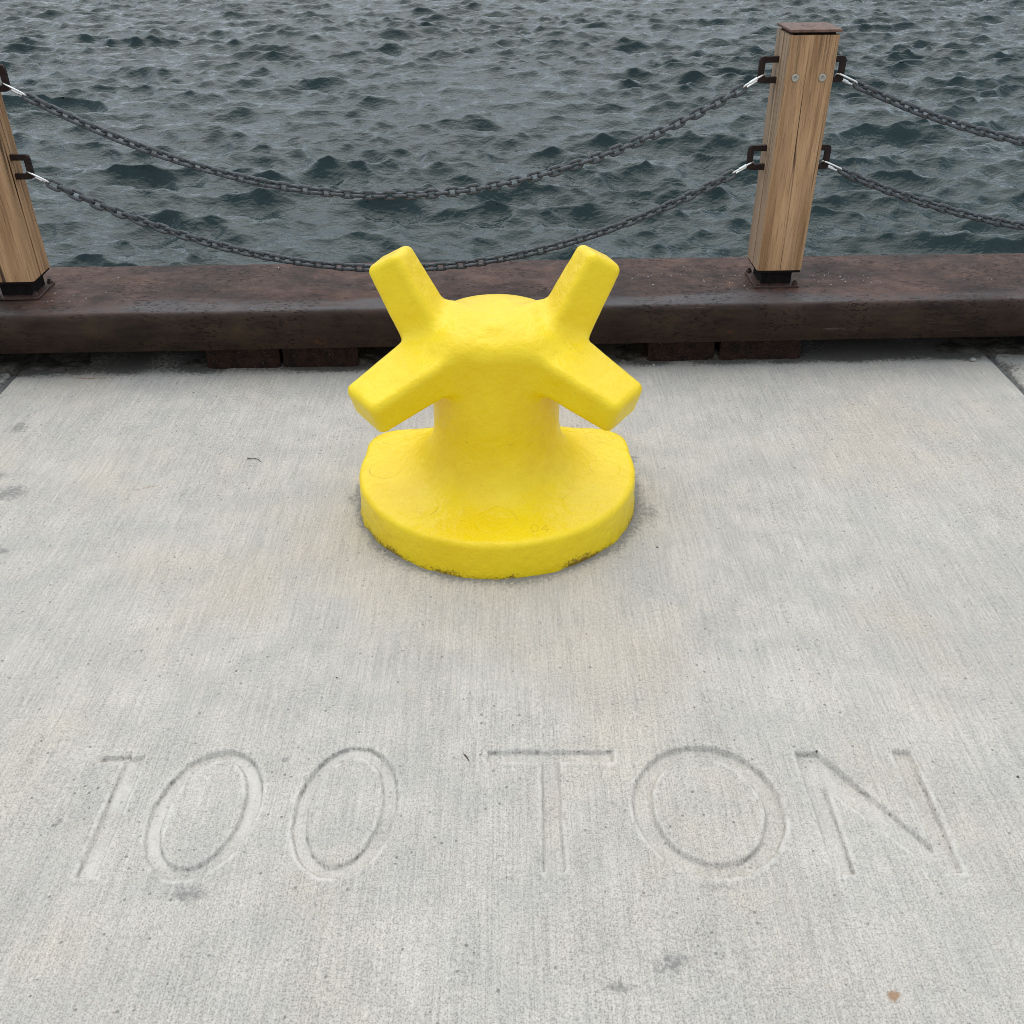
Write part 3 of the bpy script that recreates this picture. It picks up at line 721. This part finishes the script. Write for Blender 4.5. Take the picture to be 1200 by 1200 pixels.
def hang_chain(ia, ib, level, sag, label, qa, qb, roll0, twist, seed):
    g = random.Random(seed)
    zz = .236 + BR_Z[level] - .018
    A = Vector(bf(POST_X[ia] + PW + .041, POST_Y + .012, zz)); B = Vector(bf(POST_X[ib] - PW - .041, POST_Y + .012, zz))
    def P(t): return A.lerp(B, t) - Vector((0, 0, 4 * sag * t * (1 - t)))
    ts = np.linspace(0, 1, 4001); pts = np.array([P(t) for t in ts])
    L = np.concatenate([[0], np.cumsum(np.linalg.norm(np.diff(pts, axis=0), axis=1))])
    def at(s): return Vector([np.interp(s, L, pts[:, k]) for k in range(3)])
    total = L[-1]; q = .071; n = int(round((total - 2 * q) / PITCHL)); pit = (total - 2 * q) / n
    root = empty('chain', at(q)); tag(root, label, 'chain', 'chains hanging between the posts')
    for i in range(n):
        c = at(q + (i + .5) * pit); t = at(q + (i + 1) * pit) - at(q + i * pit)
        roll = roll0 + twist * math.sin(i / n * 5.0 + seed) + g.gauss(0, .07) + (math.pi / 2 if i % 2 else 0)
        o = link('link', LINK, root)
        o.matrix_local = Matrix.Translation(c - root.location) @ basis(t, roll).to_4x4()
    for end, lab in ((0, qa), (1, qb)):
        c = at(q / 2) if end == 0 else at(total - q / 2)
        t = (at(q) - at(0)) if end == 0 else (at(total - q) - at(total))
        r = empty('quick_link', c); r.rotation_mode = 'XYZ'
        r.rotation_euler = basis(t, -.55 if end == 0 else .55).to_euler()
        tag(r, lab, 'quick link', 'silver quick links on the brackets')
        link('body', QBODY, r); link('sleeve', QSLEEVE, r)

hang_chain(0, 1, 1, .366, 'upper dark grey chain sagging across the water between the two posts',
           'silver quick link on the left post, upper chain end', 'silver quick link left of the right post, upper chain end', .15, .35, 1)
hang_chain(0, 1, 0, .350, 'lower dark grey chain sagging behind the yellow horns between the two posts',
           'silver quick link on the left post, lower chain end', 'silver quick link left of the right post, lower chain end', .60, .35, 2)
hang_chain(1, 2, 1, .268, 'upper dark grey chain leaving the right post towards the right edge',
           'silver quick link right of the right post, upper chain end', 'silver quick link at the far post, upper chain end', .75, .25, 3)
hang_chain(1, 2, 0, .268, 'lower dark grey chain leaving the right post towards the right edge',
           'silver quick link right of the right post, lower chain end', 'silver quick link at the far post, lower chain end', .70, .30, 4)

# ------------------------------------------------------------------ mooring bollard (one casting, signed-distance modelled)
BX, BY = -.040, 2.316
BOL = empty('mooring_bollard', (BX, BY, 0))
tag(BOL, 'bright yellow cast mooring bollard with four horns standing on the concrete quay', 'bollard')

HORNS = []   # root, tip, half sizes at root/tip (u across the flat face, w through it), face normal hint
for sx in (-1, 1):
    HORNS.append(dict(a=np.array([sx * .075, -.030, .494]), b=np.array([sx * .324, -.212, .384]), ua=.094, ub=.064, wa=.056, wb=.047, hint=np.array([sx * .1, -.25, 1.0])))
    HORNS.append(dict(a=np.array([sx * .146, -.010, .462]), b=np.array([sx * .265, .030, .692]), ua=.059, ub=.049, wa=.062, wb=.052, hint=np.array([sx * .40, -1.0, .22])))
for h in HORNS:
    d = h['b'] - h['a']; h['L'] = np.linalg.norm(d); h['d'] = d / h['L']
    nrm = h['hint'] - h['d'] * (h['hint'] @ h['d']); h['n'] = nrm / np.linalg.norm(nrm); h['s'] = np.cross(h['d'], h['n'])

def smin(a, b, k):
    h = np.clip(.5 + .5 * (b - a) / k, 0, 1); return b * (1 - h) + a * h - k * h * (1 - h)
def smax(a, b, k): return -smin(-a, -b, k)

def horn_sd(h, P):
    q = P - h['a']; t = q @ h['d']; u = q @ h['s']; w = q @ h['n']
    f = np.clip(t / h['L'], -.2, 1.05); hu = h['ua'] + (h['ub'] - h['ua']) * f; hw = h['wa'] + (h['wb'] - h['wa']) * f
    r = .019
    dx = np.abs(u) - (hu - r); dy = np.abs(w) - (hw - r); dz = np.maximum(t - (h['L'] - r), -.02 - t)
    return np.sqrt(np.maximum(dx, 0) ** 2 + np.maximum(dy, 0) ** 2 + np.maximum(dz, 0) ** 2) + np.minimum(np.maximum(np.maximum(dx, dy), dz), 0) - r

def sdf(P):
    x, y, z = P[:, 0], P[:, 1], P[:, 2]; rr = np.hypot(x, y)
    # foot: round towards the deck, straight sides and a flat back
    circ = rr - .384
    bx = np.abs(x) - .378; box = np.maximum(bx, np.maximum(-y, y - .30))
    plan = np.minimum(circ, box); plan = smax(plan, y - .212, .05)
    plan = smax(plan, (np.abs(x) + y - .545) / 1.414, .04)
    top = z - (.104 + .020 * np.clip(1 - rr / .384, 0, 1))
    foot = smax(smax(plan, top, .017), -.02 - z, .01)
    # column with a slight waist and a domed head
    cr = .169 + .010 * np.clip((z - .38) / .12, 0, 1) ** 2
    colm = np.maximum(rr - cr, np.maximum(z - .62, -z))
    dome = np.sqrt((x / 1.0) ** 2 + (y - .01) ** 2 + ((z - .12) / 1.0) ** 2) - .447
    colm = smax(colm, dome, .035)
    d = smin(foot, colm, .145)
    for k, h in enumerate(HORNS): d = smin(d, horn_sd(h, P), .045 if k % 2 == 0 else .026)
    return d

def lump(P):
    return .0012 * fbm(P[:, 0] * 16, P[:, 1] * 16, P[:, 2] * 16, oct=3, seed=5)

def build_bollard():
    hs = .0072
    lo = np.array([-.43, -.43, -.03]); hi = np.array([.43, .27, .82])
    n = np.ceil((hi - lo) / hs).astype(int) + 1
    ax = [lo[k] + hs * np.arange(n[k]) for k in range(3)]
    G = np.stack(np.meshgrid(*ax, indexing='ij'), -1).reshape(-1, 3)
    S = np.concatenate([sdf(c) for c in np.array_split(G, 12)]).reshape(n).astype(np.float64)
    ins = S < 0
    c8 = [ins[i:n[0] - 1 + i, j:n[1] - 1 + j, k:n[2] - 1 + k] for i in (0, 1) for j in (0, 1) for k in (0, 1)]
    sm = sum(c.astype(np.int8) for c in c8); act = (sm > 0) & (sm < 8)
    ci = np.argwhere(act); vid = -np.ones(act.shape, np.int64); vid[act] = np.arange(len(ci))
    acc = np.zeros((len(ci), 3)); cnt = np.zeros(len(ci))
    for axis in range(3):
        o1, o2 = [k for k in range(3) if k != axis]
        for a in (0, 1):
            for b in (0, 1):
                p = ci.copy(); p[:, o1] += a; p[:, o2] += b; q = p.copy(); q[:, axis] += 1
                s0 = S[tuple(p.T)]; s1 = S[tuple(q.T)]; m = (s0 < 0) != (s1 < 0)
                t = np.where(m, s0 / (s0 - s1 + 1e-12), 0); pt = p.astype(float); pt[:, axis] += t
                acc[m] += pt[m]; cnt[m] += 1
    V = lo + hs * (acc / cnt[:, None])
    faces = []
    for axis in range(3):
        o1, o2 = [(1, 2), (2, 0), (0, 1)][axis]
        sl0 = [slice(None)] * 3; sl1 = [slice(None)] * 3; sl0[axis] = slice(0, -1); sl1[axis] = slice(1, None)
        A = ins[tuple(sl0)]; B = ins[tuple(sl1)]; e = np.argwhere(A != B)
        e = e[(e[:, o1] > 0) & (e[:, o2] > 0) & (e[:, o1] < n[o1] - 1) & (e[:, o2] < n[o2] - 1)]
        def cid(d1, d2):
            c = e.copy(); c[:, o1] += d1; c[:, o2] += d2; return vid[tuple(c.T)]
        q = np.stack([cid(-1, -1), cid(0, -1), cid(0, 0), cid(-1, 0)], -1)
        flip = ~A[tuple(e.T)]; q[flip] = q[flip][:, ::-1]; faces.append(q)
    Fq = np.vstack(faces)
    def grad(P, f, e=.002):
        g = np.stack([f(P + np.eye(3)[k] * e) - f(P - np.eye(3)[k] * e) for k in range(3)], -1); return g
    for _ in range(2):
        g = grad(V, sdf); gn = np.linalg.norm(g, axis=1, keepdims=True) + 1e-9
        V = V - (sdf(V)[:, None] / (gn / .004)) * (g / gn)
    full = lambda P: sdf(P) - lump(P)
    g = grad(V, sdf, .003); g /= np.linalg.norm(g, axis=1, keepdims=True) + 1e-9
    V = V + g * lump(V)[:, None]
    # ragged paint skirt where the foot meets the deck
    low = np.clip(1 - V[:, 2] / .035, 0, 1)
    V[:, :2] += (g[:, :2]) * (low * .0065 * np.clip(.5 + fbm(V[:, 0] * 22, V[:, 1] * 22, oct=3, seed=3), 0, 1.4))[:, None]
    N = grad(V, full, .004); N /= np.linalg.norm(N, axis=1, keepdims=True) + 1e-9
    # part of each face
    Cc = V[Fq].mean(1); part = np.ones(len(Fq), int)          # 1 column
    part[(Cc[:, 2] < .165)] = 0
    best = np.full(len(Fq), 9.0)
    for k, h in enumerate(HORNS):
        q = Cc - h['a']; t = q @ h['d']; d = horn_sd(h, Cc); start = .115 if k % 2 == 0 else .075
        m = (t > start) & (d < .02) & (d < best); part[m] = 2 + k; best[m] = d[m]
    x, y, z = V.T
    front = np.clip(.5 - y, 0, 1)
    dirt_shade = np.clip(1 - z / .045, 0, 1) * (.68 + .95 * np.clip(fbm(x * 9, y * 9, oct=3, seed=14), -.5, 1)) * (z < .06)
    ring = np.exp(-((z - (.262 + .006 * fbm(x * 12, y * 12, oct=2, seed=2))) / .0035) ** 2) * (np.hypot(x, y) < .2) * np.clip(.35 + fbm(x * 14, y * 14, oct=2, seed=77), 0, 1)
    dirt_shade = np.maximum(dirt_shade, .75 * ring)
    soil = np.clip(1 - np.abs(np.hypot(x, y) - .20) / .12, 0, 1) * (z < .32) * .65 + .5 * np.clip(1 - z / .05, 0, 1)
    names = ['foot', 'column'] + ['horn'] * 4
    for k, nm in enumerate(names):
        f = Fq[part == k]; used, inv = np.unique(f, return_inverse=True)
        me = np_mesh(nm, V[used], inv.reshape(f.shape), True, M['yellow'])
        attr(me, 'dirt_shade', dirt_shade[used]); attr(me, 'soil', soil[used])
        if len(me.vertices) == len(used): me.normals_split_custom_set_from_vertices(N[used].tolist())
        link(nm, me, BOL)
build_bollard()

def surf_z(px, py, z0=.30):
    z = np.full(px.shape, z0)
    for _ in range(60):
        P = np.stack([px, py, z], 1); z = z - (sdf(P) - lump(P)) * .8
    return z

def build_plugs():
    # paint-filled bolt pockets on the foot
    spots = [(-.305, .150, .040), (-.309, -.031, .046), (-.204, -.220, .052), (.000, -.289, .050), (.218, -.213, .050), (.297, -.034, .046), (.298, .150, .040)]
    for i, (cx, cy, r) in enumerate(spots):
        rings = [0, .4, .75, .90, .955, .985, 1.0, 1.02]; off = [.0008, .0008, .0008, .0008, .0006, .0001, -.0008, -.004]; n = 40
        g = np.random.default_rng(i)
        pu, pv, po, dd = [], [], [], []
        ph = g.random() * 6.28
        for rk, ok in zip(rings, off):
            for k in range(n):
                a = 2 * math.pi * k / n; rr = r * rk * (1 + .05 * math.sin(2 * a + ph) + .02 * math.sin(5 * a + ph))
                pu.append(cx + rr * math.cos(a)); pv.append(cy + rr * math.sin(a) * .95); po.append(ok)
                edge = math.exp(-((rk - .985) / .03) ** 2)
                arc = max(0, math.sin(a + ph) * .6 + math.sin(3 * a + ph * 2) * .3 + .25)
                if i == 1: arc = max(arc, 1.5 * max(0, math.cos(a - 3.0)))
                dd.append(min(1.1, edge * arc * .95))
        pu, pv, po = map(np.array, (pu, pv, po)); z = surf_z(pu, pv) + po
        V = np.stack([pu, pv, z], 1); m = len(rings); idx = np.arange(m * n).reshape(m, n); j = (np.arange(n) + 1) % n
        Q = np.stack([idx[:-1], idx[1:], idx[1:][:, j], idx[:-1][:, j]], -1).reshape(-1, 4)
        Q = Q[n:]; 
        # close the centre with a small fan
        V = np.vstack([V, [[cx, cy, float(surf_z(np.array([cx]), np.array([cy]))[0]) + .0012]]])
        T = np.stack([idx[1], idx[1][j], np.full(n, len(V) - 1), np.full(n, len(V) - 1)], -1)
        me = bpy.data.meshes.new('bolt_plug'); me.from_pydata(V.tolist(), [], [tuple(q) for q in Q.tolist()] + [tuple(t[:3]) for t in T.tolist()]); me.update()
        me.polygons.foreach_set('use_smooth', np.ones(len(me.polygons), bool)); me.materials.append(M['yellow'])
        attr(me, 'dirt_shade', dd + [0.0]); attr(me, 'soil', np.zeros(len(V)))
        link('bolt_plug', me, BOL)
build_plugs()

def strokes_on_foot(name, lines, rad, zfun):
    b = MB()
    for L in lines:
        P = np.array(L, float); q = []
        for a, c in zip(P[:-1], P[1:]):
            for t in np.linspace(0, 1, 5)[:-1]: q.append(a + (c - a) * t)
        q.append(P[-1]); q = np.array(q); z = zfun(q[:, 0], q[:, 1])
        b.tube([(p[0], p[1], zz) for p, zz in zip(q, z)], rad, 6)
    me = b.mesh(name, M['yellow']); attr(me, 'dirt_shade', np.full(len(me.vertices), .42)); attr(me, 'soil', np.full(len(me.vertices), .6)); link(name, me, BOL)
# cast number 04 near the front of the foot
ox, oy, hh, ww = .088, -.332, .030, .017
zero = [(ox + ww / 2 + ww / 2 * math.cos(a), oy + hh / 2 + hh / 2 * math.sin(a)) for a in np.linspace(0, 2 * math.pi, 15)]
fx = ox + .026
four = [[(fx + .013, oy), (fx + .013, oy + hh), (fx, oy + hh * .35), (fx + .019, oy + hh * .35)]]
strokes_on_foot('cast_number', [zero] + four, .0014, lambda a, b: surf_z(a, b) + .0002)

# faint zigzag casting mark on the top of the right front horn
strokes_on_foot('cast_mark', [[(.168, -.098), (.178, -.098), (.178, -.108), (.188, -.112), (.190, -.104)], [(.197, -.104), (.207, -.104), (.207, -.114), (.216, -.118), (.219, -.110)]],
                .0010, lambda a, b: surf_z(a, b, .62) - .0003)

# ------------------------------------------------------------------ litter on the deck
def twig(name, pts, r, mat, label, cat):
    b = MB(); n = len(pts); b.tube(pts, [r * (1 - .5 * i / (n - 1)) for i in range(n)], 6); o = Vector(pts[0])
    b.v = [(Vector(v) - o)[:] for v in b.v]
    ob = b.build(name, mat); ob.location = o; tag(ob, label, cat)
twig('twig', [(-.802, 2.528, .0025), (-.785, 2.530, .003), (-.768, 2.524, .0025), (-.757, 2.510, .002)], .0013, M['twig'], 'thin dark bent twig lying on the concrete left of the bollard', 'twig')
twig('twig', [(-.099, 1.350, .002), (-.094, 1.343, .003), (-.089, 1.333, .002)], .0014, M['twig'], 'tiny brown twig on the concrete just left of the letter T', 'twig')

def pebble(x, y, r, z, label, seed):
    n, m = 10, 7; V = []; 
    for i in range(m):
        t = math.pi * i / (m - 1)
        for k in range(n):
            a = 2 * math.pi * k / n; V.append((math.sin(t) * math.cos(a), math.sin(t) * math.sin(a), math.cos(t)))
    V = np.array(V); w = 1 + .35 * fbm(V[:, 0] * 1.5 + seed, V[:, 1] * 1.5, V[:, 2] * 1.5, oct=2, seed=seed); V = V * w[:, None] * np.array([r, r * .8, r * .6])
    idx = np.arange(m * n).reshape(m, n); j = (np.arange(n) + 1) % n
    Q = np.stack([idx[:-1], idx[1:], idx[1:][:, j], idx[:-1][:, j]], -1).reshape(-1, 4)
    o = link('pebble', np_mesh('pebble', V, Q, True, M['stone'])); o.location = (x, y, z + r * .5); tag(o, label, 'pebble', 'pebbles on the deck')
pebble(1.66, 3.185, .012, .002, 'small pale pebble beside the right slab joint near the kerb beam', 3)
pebble(.51, 3.165, .007, .0, 'tiny pebble at the foot of the right-hand support blocks', 5)
